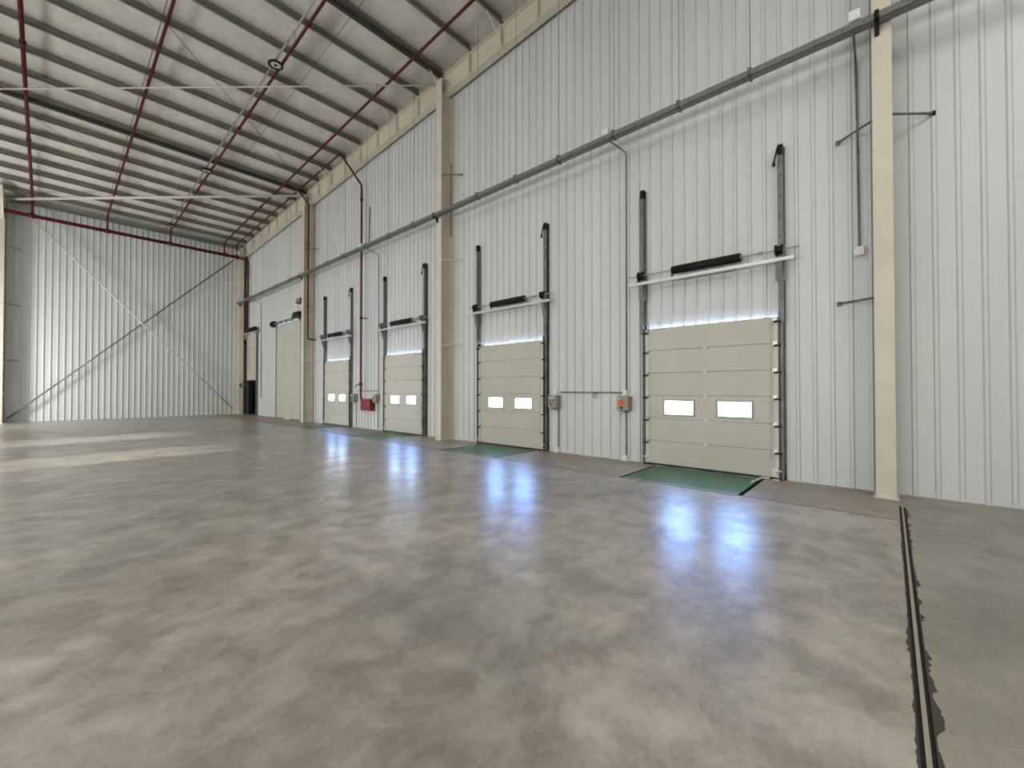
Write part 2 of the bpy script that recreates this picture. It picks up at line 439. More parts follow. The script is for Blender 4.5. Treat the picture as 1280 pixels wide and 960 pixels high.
# columns of the far wall
def wall_column(x, label, sides, fw=.26, haunch=False):
    c = thing('steel_column', (x, L-.35, 0), label, 'column'); c['kind'] = 'thing'
    y0 = L-.66; zt = zr(L, .55)
    m = MB(); m.box((x-fw/2, y0, 0), (x+fw/2, y0+.016, zt)); m.box((x-.007, y0+.016, 0), (x+.007, L-.06, zt)); m.box((x-fw/2, L-.06, 0), (x+fw/2, L-.044, zt))
    part(m, 'h_section', M_CREAM, c)
    m = MB(); m.box((x-fw/2-.05, y0-.05, 0), (x+fw/2+.05, L-.04, .02)); part(m, 'base_plate', M_CREAM, c)
    if haunch:
        m = MB(); m.prism([(y0-.02, zt-1.0), (y0-1.1, zt+.15), (y0-.02, zt+.15)], 0, x-.1, x+.1); part(m, 'haunch', M_CREAM, c)
    for s in sides:
        for z in (2.78, 5.27, 7.85):
            m = MB(); m.tube([(x+s*fw/2, y0+.03, z), (x+s*(fw/2+.46), L-.02, z+.02)], .02, 8); part(m, 'girt_brace', M_GALVD if s > 0 else M_TUBE, c)
    return c
wall_column(-9.62, 'cream steel column at the left edge of the far wall', (1,), haunch=True)
wall_column(-.42, 'cream steel column in the far corner beside the half-open door', (-1,))
# cross bracing on the far wall
m = MB(); q = Vector((-9.35, L-.30, .2)); r_ = Vector((-.75, L-.30, 9.25)); m.tube([q, r_], .036, 10)
tag(m.build('brace_tube', M_GALVD, smooth=True), 'grey bracing tube rising to the right across the far wall', 'brace', 'cross bracing of the far wall')
m = MB(); m.tube([(-9.0, L-.40, 9.6), (-.75, L-.40, .35)], .036, 10)
m.tube([(-4.98, L-.40, 5.08), (-4.78, L-.40, 4.86)], .062, 10)
tag(m.build('brace_tube', M_TUBE, smooth=True), 'white bracing tube falling to the right across the far wall', 'brace', 'cross bracing of the far wall')

# roof diagonals
m = MB(); m.tube([(-.3, 10.02, zr(10.02,.42)), (-9.6, 19.72, zr(19.72,.42))], .022, 8)
tag(m.build('roof_brace', M_TUBE, smooth=True), 'thin white roof brace running diagonally from the middle column top', 'roof brace', 'diagonal braces under the roof')
m = MB(); m.tube([(-.3, 19.5, zr(19.5,.42)), (-9.6, 29.15, zr(29.15,.47))], .055, 10)
tag(m.build('roof_brace', M_TUBE, smooth=True), 'thick white roof brace tube running diagonally towards the far wall', 'roof brace', 'diagonal braces under the roof')
m = MB(); m.tube([(-9.5, 10.3, zr(10.3,.68)), (-.4, 19.5, zr(19.5,.68))], .010, 6)
tag(m.build('roof_brace', M_GALVD), 'thin grey roof rod crossing the thin white brace', 'roof brace', 'diagonal braces under the roof')
m = MB(); m.tube([(-9.5, 20.0, zr(20.0,.68)), (-.4, 29.2, zr(29.2,.68))], .012, 6)
tag(m.build('roof_brace', M_GALV), 'thin grey roof rod crossing the thick white tube', 'roof brace', 'diagonal braces under the roof')
# sag rods
for x_, lab in ((-6.32, 'thin grey sag rod line threading the purlins beside the second red pipe'), (-3.05, 'thin grey sag rod line threading the purlins right of the round lamps')):
    m = MB(); m.tube([(x_, .3, zr(.3,.80)), (x_, 28.9, zr(28.9,.80))], .011 if x_ < -5 else .009, 6)
    tag(m.build('sag_rod', M_GALVD), lab, 'rod', 'sag rods')

# ------------------------------------------------------------------ sprinkler pipes
PX = [-8.70, -6.25, -3.79, -1.32]
MAINZ = 9.33; MY = L-.78
pn = ['leftmost', 'second from left', 'third from left, beside the round lamps,', 'fourth from left']
for x_, n_ in zip(PX, pn):
    t = thing('sprinkler_pipe', (x_, 0, zr(0,.62)), 'red sprinkler pipe under the roof, %s' % n_ if not n_.endswith(',') else 'red sprinkler pipe under the roof beside the round lamps', 'pipe', 'red sprinkler branch pipes')
    r = .038 if x_ != PX[0] else .048
    m = MB(); m.bend([(x_, -11, zr(-11,.61)), (x_, MY, zr(MY,.61)), (x_, MY, MAINZ)], r, .1); part(m, 'pipe', M_RED, t, True)
    for y_ in ((5.2, 11.0, 16.8, 22.6) if x_ != PX[1] else (4.0, 9.9, 15.7, 21.6)):
        m = MB(); m.tube([(x_, y_-.05, zr(y_-.05,.61)), (x_, y_+.05, zr(y_+.05,.61))], r*1.45, 10)
        part(m, 'coupling', M_RED, t, True)
        m = MB(); m.tube([(x_, y_+.9, zr(y_+.9,.63)), (x_, y_+.9, zr(y_+.9,.94))], .008, 6); part(m, 'hanger_rod', M_GALVD, t)
t = thing('sprinkler_main', (-5, MY, MAINZ), 'thick dark red main pipe along the top of the far wall', 'pipe')
m = MB(); m.bend([(XL+.2, MY, MAINZ), (-.62, MY, MAINZ)], .085, .12, 12); part(m, 'pipe', M_RED, t, True)
m = MB(); m.bend([(-.62, MY, MAINZ), (-.15, MY+.0, MAINZ-.06), (-.15, MY, 5.06)], .07, .15, 12); part(m, 'corner_drop', mat('red_dark', (.10,.012,.014), .35), t, True)
for x_ in PX + [-.72]:
    m = MB(); m.tube([(x_-.1, MY, MAINZ), (x_+.1, MY, MAINZ)], .11, 12); part(m, 'tee', M_RED, t, True)
m = MB(); m.bend([(-.8, MY-.06, MAINZ+.25), (-.12, MY-.06, MAINZ+.25), (-.06, MY-.06, MAINZ-.2)], .02, .1, 8); part(m, 'side_pipe', M_TUBE, t, True)

# hose branch with riser and hose cabinet
YRP = 14.85
t = thing('hose_riser', (-.25, YRP, 1.1), 'red hose riser dropping to the cabinet between third and fourth dock doors', 'pipe')
m = MB(); m.bend([(-.72, MY, MAINZ), (-.72, MY, zr(MY,.61)), (-.66, 15.75, zr(15.7,.61)), (-.25, YRP, 9.25), (-.25, YRP, 1.22), (-.25, YRP-.06, 1.14)], .037, .12, 10)
part(m, 'pipe', M_RED, t, True)
for z_ in (8.7, 4.2):
    m = MB(); m.tube([(-.25, YRP, z_-.05), (-.25, YRP, z_+.05)], .055, 10); part(m, 'coupling', M_RED, t, True)
m = MB(); m.tube([(-.25, YRP, 4.2), (-.0, YRP, 4.2)], .018, 8); part(m, 'wall_clamp', M_RED, t)
m = MB(); m.tube([(-.25, YRP, 1.62), (-.25, YRP, 1.76)], .06, 10); m.tube([(-.25, YRP+.0, 1.69), (-.25, YRP+.16, 1.69)], .03, 8); m.tube([(-.25, YRP+.12, 1.69), (-.27, YRP+.28, 1.66), (-.29, YRP+.36, 1.58)], .018, 8)
part(m, 'valve', mat('valve_black', (.03,.01,.012), .4), t)
t = thing('hose_cabinet', (-.12, 14.57, .9), 'red fire hose cabinet on the wall between third and fourth dock doors', 'fire hose cabinet')
m = MB(); m.box((-.22, 14.22, .70), (-.035, 14.94, 1.14)); m.box((-.035, 14.3, .78), (.0, 14.86, 1.06)); part(m, 'body', M_REDB, t)
m = MB(); m.box((-.232, 14.25, .73), (-.22, 14.91, 1.11)); part(m, 'door', M_REDB, t)
m = MB(); m.tube([(-.245, 14.32, .88), (-.245, 14.32, .97)], .008, 6); m.tube([(-.245,14.32,.88),(-.23,14.32,.88)], .006, 6); m.tube([(-.245,14.32,.97),(-.23,14.32,.97)], .006, 6); part(m, 'handle', M_BAR, t)

# pipe at farthest column
t = thing('wall_pipe', (-.38, 19.36, 3.7), 'red pipe dropping down the farthest dock wall column', 'pipe')
m = MB(); m.bend([(-.72, 19.55, zr(19.55,.50)), (-.38, 19.36, zr(19.4,-.06)), (-.38, 19.36, 3.74), (.02, 19.36, 3.74)], .037, .1, 10); part(m, 'pipe', M_RED, t, True)
for z_ in (8.05, 5.25):
    m = MB(); m.tube([(-.38, 19.36, z_-.05), (-.38, 19.36, z_+.05)], .052, 10); part(m, 'coupling', M_RED, t, True)
    m = MB(); m.tube([(-.38, 19.36, z_), (-.38, 19.71, z_)], .014, 6); part(m, 'clamp', M_GALVD, t)

# ------------------------------------------------------------------ roof lamps with conduit
m = MB(); xc = -3.97; m.tube([(xc, .5, zr(.5,.60)), (xc, 28.7, zr(28.7,.60))], .030, 8)
tag(m.build('conduit', M_GALV, smooth=True), 'grey conduit carrying the round lamps beside a red roof pipe', 'conduit')
for y_, n_ in ((12.75, 'nearest'), (20.35, 'middle'), (27.6, 'farthest')):
    z_ = zr(y_, .46); t = thing('high_bay_lamp', (xc, y_, z_), 'round black rimmed roof lamp under the purlins, %s of the row' % n_, 'lamp', 'round roof lamps')
    m = MB(); m.torus((xc, y_, z_), .165, .032, 2); part(m, 'rim', M_BLACK, t, True)
    m = MB(); m.tube([(xc, y_, z_-.004), (xc, y_, z_+.03)], .16, 28); part(m, 'lens', M_LENS, t)
    m = MB(); m.tube([(xc, y_, z_-.02), (xc, y_, z_-.004)], .042, 14); part(m, 'sensor', M_BLACK, t)
    m = MB(); m.tube([(xc, y_, z_+.03), (xc, y_, z_+.09)], .10, 16); part(m, 'housing', M_BLACK, t)

# ------------------------------------------------------------------ cable tray
t = thing('cable_tray', (-.57, 9, TRAY_Z), 'long perforated grey cable tray running along the dock wall', 'cable tray')
ya, yb = YF+.3, L-.70; tz = TRAY_Z; TX = -.57
m = MB(); m.box((TX-.07, ya, tz-.05), (TX+.07, yb, tz-.045)); m.box((TX-.07, ya, tz-.05), (TX-.065, yb, tz+.05)); m.box((TX+.065, ya, tz-.05), (TX+.07, yb, tz+.05))
part(m, 'channel', M_TRAY, t)
hy = [1.65, 2.80, 4.10, 5.46, 6.74, 8.1, 11.0, 12.4, 13.9, 15.5, 17.0, 20.9, 22.7, 24.6, 26.5, -1.4, -3]
for y_ in hy:
    m = MB(); m.box((TX-.085, y_-.02, tz-.065), (TX+.085, y_+.02, tz-.05)); m.box((TX-.085, y_-.02, tz-.065), (TX-.072, y_+.02, tz+.07)); m.box((TX+.072, y_-.02, tz-.065), (TX+.085, y_+.02, tz+.07)); m.box((TX-.085, y_-.02, tz+.07), (TX+.085, y_+.02, tz+.08))
    m.tube([(TX, y_, tz+.08), (TX, y_, zr(y_, .93))], .0055, 6); m.tube([(TX, y_, tz+.085), (TX, y_, tz+.12)], .02, 8)
    part(m, 'hanger', M_GALVD, t)
for y_ in COLS + [28.75]:
    m = MB(); m.box((TX-.085, y_+.02, tz-.065), (-.475, y_+.07, tz-.05)); m.box((TX-.085, y_+.02, tz-.065), (TX-.072, y_+.07, tz+.07))
    m.prism([(-.56, tz-.065), (-.475, tz-.065), (-.475, tz-.19), (-.49, tz-.19)], 1, y_+.02, y_+.07)
    part(m, 'column_bracket', M_BLACK, t)

def jbox(y, z, label, d=(.09,.2,.2), x=None):
    x = -.05 if x is None else x
    t = thing('junction_box', (x, y, z), label, 'junction box', 'white junction boxes')
    m = MB(); m.cbox((x, y, z), (d[0], d[1], d[2])); part(m, 'body', M_WHITE, t)
    m = MB(); m.cbox((x-d[0]/2-.006, y, z), (.012, d[1]*.86, d[2]*.86)); part(m, 'lid', M_WHITE, t)
    return t
jbox(.33, tz+.15, 'white junction box on the tray beside the nearest column', (.12,.13,.15), TX)
jbox(4.27, tz+.12, 'white junction box on the tray above the nearest control box', (.12,.14,.12), TX)
jbox(14.25, tz+.11, 'small white junction box on the tray beside the hose riser', (.10,.14,.12), TX)
jbox(15.9, tz+.10, 'small white junction box on the tray above the farthest dock door', (.10,.16,.10), TX)
jbox(19.98, tz+.12, 'small white junction box on the tray beside the farthest column', (.1,.2,.12), TX)
jbox(28.2, tz+.10, 'small white junction box on the tray in the far corner', (.1,.16,.12), TX)
# drop cable beside nearest column
m = MB(); m.tube([(TX, .345, tz-.045), (-.06, .345, tz-.20), (-.045, .335, 5.4), (-.045, .325, 3.6)], .014, 8)
m.tube([(-.045,.33,5.1),(-.045,.33,5.06)], .02, 8)
tag(m.build('drop_cable', M_GALVD), 'thin dark cable dropping from the tray beside the nearest column', 'cable')
jbox(.325, 3.57, 'white junction box hanging at the end of the drop cable', (.09,.12,.13))
m = MB(); m.tube([(-.09, 9.78, 8.3), (-.09, 9.78, 6.2)], .012, 6); m.tube([(-.09, 9.78, 6.2), (-.09, 9.78, 6.1)], .018, 6)
tag(m.build('drop_cable', M_GALVD), 'thin dark cable running down beside the middle column', 'cable')

# conduits and control boxes at dock doors
def conduit(pts, label, r=.014, br=.1):
    m = MB(); m.bend(pts, r, br, 8)
    return tag(m.build('conduit', M_GALVD, smooth=True), label, 'conduit')
conduit([(TX, 4.22, tz-.05), (-.05, 4.10, 6.50), (-.045, 4.11, 1.48)], 'grey conduit dropping from the tray left of the nearest dock door')
conduit([(-.04, 4.12, 1.06), (-.04, 4.12, .10)], 'grey conduit below the control box left of the nearest dock door')
hconduit = conduit([(-.04, 4.2, 1.43), (-.04, 5.80, 1.43)], 'horizontal grey conduit linking the two control boxes nearest the viewer')
conduit([(-.04, 5.86, 1.06), (-.04, 5.87, .08)], 'grey conduit below the control box right of the second dock door')
jbox(4.13, 1.43, 'white junction box above the nearest control box', (.08,.11,.10))
jbox(5.92, 1.44, 'white junction box above the control box of the second dock door', (.07,.09,.09))
jbox(4.15, .06, 'white floor box under the nearest control box', (.09,.13,.12))
jbox(5.9, .06, 'white floor box under the control box of the second dock door', (.09,.12,.12))
m = MB(); m.torus((-.06, 4.87, 1.36), .05, .008, 0, 18, 6); m.tube([(-.04, 4.87, 1.43), (-.06, 4.86, 1.40)], .008, 6)
part(m, 'cable_loop', M_GALVD, hconduit)

def control_box(y, z, label, mt, red, w=.26, h=.30, d=.16):
    t = thing('control_box', (-.09, y, z), label, 'control box', 'dock door control boxes')
    m = MB(); m.box((-d, y-w/2, z-h/2), (-.0, y+w/2, z+h/2)); part(m, 'body', mt, t)
    m = MB(); m.box((-d-.015, y-w/2+.008, z-h/2+.008), (-d, y+w/2-.008, z+h/2-.008)); part(m, 'cover', mt, t)
    x0 = -d-.015
    if red:
        m = MB(); m.tube([(x0-.012, y+.01, z+.03), (x0, y+.01, z+.03)], .055, 16); part(m, 'button', M_BTN, t)
        m = MB(); m.tube([(x0-.012, y+.02, z-.09), (x0, y+.02, z-.09)], .026, 12); part(m, 'switch', M_BLACK, t)
        m = MB(); m.box((x0-.004, y+.06, z+.09), (x0, y+.10, z+.12)); part(m, 'lamp', M_WHITE, t)
    else:
        for dy, dz in ((.07,.09),(.02,.09),(-.03,.09),(.07,.04),(-.03,.04),(.07,-.02),(.02,-.07)):
            m = MB(); m.tube([(x0-.010, y+dy, z+dz), (x0, y+dy, z+dz)], .017, 10); part(m, 'button', M_BLACK if dz < .05 else M_WHITE, t)
    m = MB()
    for dy in (-.06, 0, .06): m.tube([(-.06, y+dy, z-h/2-.035), (-.06, y+dy, z-h/2)], .014, 8)
    part(m, 'gland', M_BLACK, t)
    return t
control_box(4.14, 1.20, 'grey-brown control box with red button left of nearest dock door', M_BOXB, True)
control_box(5.95, 1.20, 'grey control box with small buttons right of the second dock door', M_BOXG, False)
control_box(14.02, 1.17, 'brown control box left of the third dock door beside the red cabinet', M_BOXB, False)
control_box(15.66, 1.17, 'dark grey control box right of the farthest dock door', M_BOXG, False)
conduit([(TX, 13.95, tz-.05), (-.05, 13.94, 6.45), (-.045, 13.92, 1.33)], 'grey conduit dropping from the tray beside the red hose riser')
conduit([(-.04, 14.02, 1.44), (-.04, 15.55, 1.44)], 'horizontal grey conduit above the red hose cabinet')
conduit([(-.04, 15.58, 1.0), (-.04, 15.58, .08)], 'grey conduit below the control box right of the farthest dock door')
conduit([(-.04, 13.96, 1.0), (-.04, 13.96, .08)], 'grey conduit below the brown control box by the red cabinet')
conduit([(TX, 14.2, tz-.02), (-.10, 14.55, tz+.30), (-.05, 14.6, 8.4)], 'short grey conduit rising from the tray behind the hose riser', .022)
conduit([(TX, 26.9, tz-.05), (-.05, 26.6, 6.45), (-.045, 26.55, 1.0)], 'grey conduit dropping from the tray beside the half-open door')

# ------------------------------------------------------------------ dock doors
def panel_profile(z0, z1, x0, x1, c=.008):
    return [(x0+.016, z0-.003), (x0+.016, z0), (x0+c, z0), (x0, z0+c), (x0, z1-c), (x0+c, z1), (x0+.016, z1), (x0+.016, z1+.003), (x1, z1+.003), (x1, z0-.003)]
def rail(parent, y, s, z1, side_name):
    """vertical angle-and-channel track; s=+1 for the left (far) rail, -1 for the near one"""
    m = MB()
    m.box((-.012, y, .0), (.0, y+s*.085, z1)); m.box((-.16, y, .0), (-.012, y+s*.006, 2.78))       # wall angle
    m.box((-.10, y+s*.012, .02), (-.095, y+s*.060, z1)); m.box((-.095, y+s*.055, .02), (-.045, y+s*.060, z1)); m.box((-.05, y+s*.012, .02), (-.045, y+s*.06, z1))
    m.box((-.118, y+s*.0, 2.6), (-.012, y+s*.006, z1)); m.box((-.118, y+s*.0, 2.6), (-.110, y+s*.08, z1))
    p = part(m, 'track', M_GALVD, parent)
    m = MB()
    for k in range(8): 
        z = 3.0 + k*.34
        if z < z1-.1: m.tube([(-.126, y+s*.04, z), (-.112, y+s*.04, z)], .012, 6)
    if len(m.v): part(m, 'bolt', M_BLACK, p)
    m = MB(); m.box((-.10, y-s*.004, .0), (-.012, y-s*.0+s*.012, 2.7)); part(m, 'seal', M_RUBBER, p)
    return p
def dock_door(c, label, near):
    t = thing('dock_shutter', (-.08, c, 0), label, 'dock door', 'sectional dock doors'); t['kind'] = 'thing'
    y0, y1 = c-DW/2, c+DW/2; x0, x1 = -.100, -.058
    zs = [.03, .48, .925, 1.375, 1.82, 2.265, DH]
    ww, wz0, wz1 = .57, 1.0, 1.29; wc = [c+.485, c-.485]
    for i in range(6):
        za, zb_ = zs[i]+.003, zs[i+1]-.003; m = MB()
        prof = panel_profile(za, zb_, x0, x1)
        if i != 2:
            m.prism(prof, 1, y0, y1)
            for kz in (.33, .66):
                zz = za + (zb_-za)*kz; m.box((x0-.0015, y0+.06, zz-.004), (x0, y1-.06, zz+.004))
        else:
            e = [y0, wc[1]-ww/2, wc[1]+ww/2, wc[0]-ww/2, wc[0]+ww/2, y1]
            for k in (0, 2, 4): m.prism(prof, 1, e[k], e[k+1])
            for k in (1, 3):
                m.box((x0, e[k], za), (x1, e[k+1], wz0)); m.box((x0, e[k], wz1), (x1, e[k+1], zb_)); m.box((x0+.016, e[k], za-.003), (x1, e[k+1], za)); m.box((x0+.016, e[k], zb_), (x1, e[k+1], zb_+.003))
        p = part(m, 'door_panel', M_DOOR, t)
        for ya, yb_ in ((y0, y0+.05), (y1-.05, y1)):
            m = MB(); m.box((x0-.004, ya, za), (x0+.0, yb_, zb_)); part(m, 'end_stile', M_STILE, p)
        # side brackets with rollers at the top of each panel
        for s, ye in ((-1, y0), (1, y1)):
            m = MB(); z = zb_ - .012 if i < 5 else zb_-.05
            m.box((x0-.022, ye-s*.075, z-.035), (x0-.004, ye-s*.005, z+.04))
            m.box((x0-.045, ye-s*.06, z-.012), (x0-.022, ye-s*.015, z+.012))
            part(m, 'roller_bracket', M_BAR if near and s < 0 else M_GALV, p)
            m = MB(); m.tube([(x0-.034, ye-s*.06, z-.026), (x0-.034, ye+s*.045, z-.026)], .016, 8)
            part(m, 'roller', M_BLACK, p)
        if i < 5:
            m = MB(); m.box((x0-.010, c-.03, zb_-.028), (x0, c+.03, zb_+.03)); m.tube([(x0-.012, c-.03, zb_+.003), (x0-.012, c+.03, zb_+.003)], .009, 8)
            part(m, 'hinge', M_STILE, p)
        if i == 2:
            for w_ in wc:
                m = MB(); fx = x0-.012; b = .028
                a0, a1 = w_-ww/2-.012, w_+ww/2+.012; q0, q1 = wz0-.012, wz1+.012
                m.box((fx, a0, q0), (x0, a1, q0+b)); m.box((fx, a0, q1-b), (x0, a1, q1)); m.box((fx, a0, q0+b), (x0, a0+b, q1-b)); m.box((fx, a1-b, q0+b), (x0, a1, q1-b))
                for yy in (a0+.014, a1-.014):
                    for zz in (q0+.014, q1-.014): m.tube([(fx-.003, yy, zz), (fx, yy, zz)], .006, 6)
                part(m, 'window_frame', M_FRAME, p)
                m = MB(); m.box((x0+.012, w_-ww/2, wz0), (x0+.018, w_+ww/2, wz1)); part(m, 'window_pane', M_GLASS, p)
    # bottom corner brackets and bottom seal
    for s, ye in ((-1, y0), (1, y1)):
        m = MB(); m.box((x0-.02, ye-s*.09, .05), (x0-.004, ye-s*.0, .19)); m.box((x0-.05, ye-s*.06, .08), (x0-.02, ye-s*.02, .13)); m.tube([(x0-.035, ye-s*.05, .15), (x0-.035, ye+s*.04, .15)], .016, 8)
        part(m, 'bottom_bracket', M_BAR, t)
    m = MB(); m.box((x0, y0, .0), (x1, y1, .032)); part(m, 'bottom_seal', M_RUBBER, t)
    m = MB(); m.box((x0+.03, y0-.0, DH), (x1, y1, DH+.012)); part(m, 'top_seal', M_RUBBER, t)
    # tracks
    for s, ye in ((-1, y0), (1, y1)):
        tr_ = rail(t, ye+s*.012, s, 5.54, '')
        m = MB(); m.box((-.13, ye+s*.012, 5.38), (-.05, ye+s*.085, 5.545)); m.tube([(-.135, ye+s*.05, 5.42), (-.05, ye+s*.05, 5.42)], .03, 10)
        part(m, 'end_stop', M_BLACK, tr_)
        if s < 0:
            m = MB(); m.tube([(-.145, ye-.02, 5.50), (-.15, ye+.035, 5.24)], .014, 8); m.tube([(-.15, ye+.033, 5.26), (-.15, ye+.036, 5.20)], .024, 8); m.tube([(-.145, ye-.02, 5.5), (-.12, ye-.05, 5.5)], .014, 6)
            part(m, 'spring_bumper', M_BLACK, t)
        m = MB(); m.tube([(-.135, ye-s*.11, .3), (-.135, ye-s*.09, 3.7)], .003, 5); part(m, 'lift_cable', M_GALV, t)
    # counterbalance assembly
    zbar = 3.62; xb = -.20
    m = MB(); m.box((xb-.03, c-1.40, zbar-.028), (xb+.03, c+1.43, zbar+.028)); part(m, 'support_bar', M_BAR, t)
    m = MB(); m.tube([(xb, c-1.47, zbar+.16), (xb, c+1.45, zbar+.16)], .0125, 8); part(m, 'shaft', M_GALV, t)
    m = MB(); m.tube([(xb, c-.62, zbar+.155), (xb, c+.56, zbar+.155)], .076, 18)
    sp = part(m, 'torsion_spring', M_BLACK, t, True)
    m = MB(); m.tube([(xb, c-.645, zbar+.155), (xb, c-.62, zbar+.155)], .05, 14); m.box((xb-.02, c+.55, zbar+.02), (xb+.02, c+.58, zbar+.16)); part(m, 'spring_cone', M_GALVD, sp)
    for s in (-1, 1):
        ye = c + s*(DW/2+.045)
        m = MB(); m.tube([(xb, ye-s*.06, zbar+.16), (xb, ye-s*.03, zbar+.16)], .085, 16); m.tube([(xb, ye-s*.03, zbar+.16), (xb, ye+s*.03, zbar+.16)], .06, 16); m.tube([(xb, ye+s*.03, zbar+.16), (xb, ye+s*.05, zbar+.16)], .08, 16)
        part(m, 'cable_drum', M_BLACK if near else M_GREYP, t)
        m = MB()
        m.prism([(xb-.03, zbar-.028), (-.115, zbar-.028), (-.115, zbar-.33), (-.13, zbar-.33)], 1, ye-.04*s, ye+.04*s) if s > 0 else m.prism([(xb-.03, zbar-.028), (-.115, zbar-.028), (-.115, zbar-.33), (-.13, zbar-.33)], 1, ye+.04*s, ye-.04*s)
        m.box((-.135, ye-.07, zbar-.33), (-.118, ye+.07, zbar+.24)); m.box((xb-.03, ye+s*.055, zbar), (-.118, ye+s*.063, zbar+.2))
        part(m, 'bearing_bracket', mat('bracket_steel', (.16,.19,.18), .45, .3), t)
        m = MB(); m.tube([(xb-.045, ye, zbar), (xb-.03, ye, zbar)], .022, 8); part(m, 'bolt', M_WHITE, t)
    m = MB(); m.tube([(xb-.0, c-.95, zbar+.16), (xb, c-.88, zbar+.16)], .026, 10); part(m, 'coupling', M_GALV, t)
    return t
dn = ['nearest and largest cream dock door, right of the red-button control box',
      'second cream dock door from the right, just right of the middle column',
      'third cream dock door from the right, just left of the middle column',
      'fourth cream dock door from the right, beside the farthest dock wall column']
for c, n_, nr in zip(DC, dn, (True, True, False, False)): dock_door(c, n_, nr)

# ------------------------------------------------------------------ levellers
ln = ['in front of the nearest dock door', 'before the second dock door from the right', 'before the third dock door from the right', 'in front of the farthest dock door']
for c, n_ in zip(DC, ln):
    t = thing('dock_leveller', (-PD/2, c, 0), 'green leveller plate in the floor ' + n_, 'dock leveller', 'green dock levellers')
    ya, yb = c-PW/2, c+PW/2
    m = MB(); m.box((-PD+.055, ya+.065, -.03), (.02, yb-.065, -.002)); part(m, 'plate', M_GREEN, t)
    m = MB(); m.box((-PD+.008, ya+.065, -.02), (-PD+.10, yb-.065, .001)); part(m, 'lip', M_LIP, t)
    m = MB(); m.box((-PD, ya, -.44), (.06, ya+.006, -.004)); m.box((-PD, yb-.006, -.44), (.06, yb, -.004)); m.box((-PD, ya, -.44), (-PD+.006, yb, -.004)); m.box((.05, ya, -.44), (.056, yb, -.03)); m.box((-PD, ya, -.445), (.06, yb, -.44))
    part(m, 'pit_frame', M_RUBBER, t)
m = MB(); m.bend([(-.62, 1.66, .012), (-.34, 1.63, .014), (-.13, 1.62, .016), (-.11, 1.50, .014)], .014, .12, 8)
tag(m.build('hose_scrap', M_WHITE, smooth=True), 'bent white strip lying at the right edge of the nearest green leveller', 'strip')
m = MB(); m.bend([(-.16, 1.45, .008), (-.17, 1.40, .010), (-.15, 1.36, .008)], .010, .02, 8)
tag(m.build('hose_scrap', M_WHITE, smooth=True), 'tiny white scrap beside the foot of the nearest dock door', 'strip')

# ------------------------------------------------------------------ tall shutter and half-open door
t = thing('tall_shutter', (-.08, (D5[0]+D5[1])/2, 0), 'tall plain cream sectional door beyond the farthest dock wall column', 'shutter door'); t['kind'] = 'thing'
n = 9; h = D5[2]/n
for i in range(n):
    m = MB(); m.prism(panel_profile(.02+i*h+.003, .02+(i+1)*h-.003, -.095, -.055), 1, D5[0], D5[1]); 
    for kz in (.25,.5,.75): m.box((-.0962, D5[0]+.05, .02+(i+kz)*h-.004), (-.095, D5[1]-.05, .02+(i+kz)*h+.004))
    part(m, 'door_panel', M_DOOR, t)
for s, ye in ((-1, D5[0]), (1, D5[1])):
    m = MB(); m.box((-.12, ye, 0), (-.0, ye+s*.07, D5[2]+.02)); part(m, 'track', M_GALVD if s > 0 else M_GALV, t)
m = MB(); m.box((-.10, D5[0], 0), (-.05, D5[1], .03)); part(m, 'bottom_seal', M_RUBBER, t)
zs_ = D5[2]+.06
m = MB(); m.tube([(-.22, D5[0]-.05, zs_), (-.22, D5[1]+.15, zs_)], .05, 12); part(m, 'shaft', M_GALVD, t, True)
m = MB(); m.tube([(-.22, D5[1]+.02, zs_), (-.22, D5[1]+.22, zs_)], .16, 16); part(m, 'cable_drum', M_BLACK, t)
for yy in (21.6, 22.3, 23.0): 
    m = MB(); m.tube([(-.22, yy, zs_), (-.22, yy+.22, zs_)], .085, 12); part(m, 'collar', M_GALV, t)
m = MB(); m.box((-.16, D5[0]-.02, zs_-.13), (-.0, D5[0]+.12, zs_+.1)); m.box((-.16, D5[1], zs_-.13), (-.0, D5[1]+.1, zs_+.1)); part(m, 'bearing_bracket', M_GALVD, t)
m = MB(); m.box((-.36, 20.5, zs_+.02), (-.08, 21.15, zs_+.24)); m.tube([(-.22, 21.1, zs_+.12), (-.22, 21.4, zs_+.12)], .10, 12); m.box((-.1, 20.7, zs_+.1), (0, 20.9, zs_+.2)); part(m, 'motor', M_BLACK, t)
t = thing('flood_lamp', (-.2, 20.6, 5.66), 'small black box lamp on the wall above the tall shutter', 'lamp')
m = MB(); m.box((-.34, 20.3, 5.55), (-.12, 20.85, 5.76)); part(m, 'housing', M_BLACK, t)
m = MB(); m.box((-.12, 20.5, 5.62), (.0, 20.6, 5.68)); part(m, 'wall_bracket', M_GALVD, t)
m = MB(); m.box((-.345, 20.34, 5.57), (-.34, 20.81, 5.74)); part(m, 'lens', M_GREYP, t)

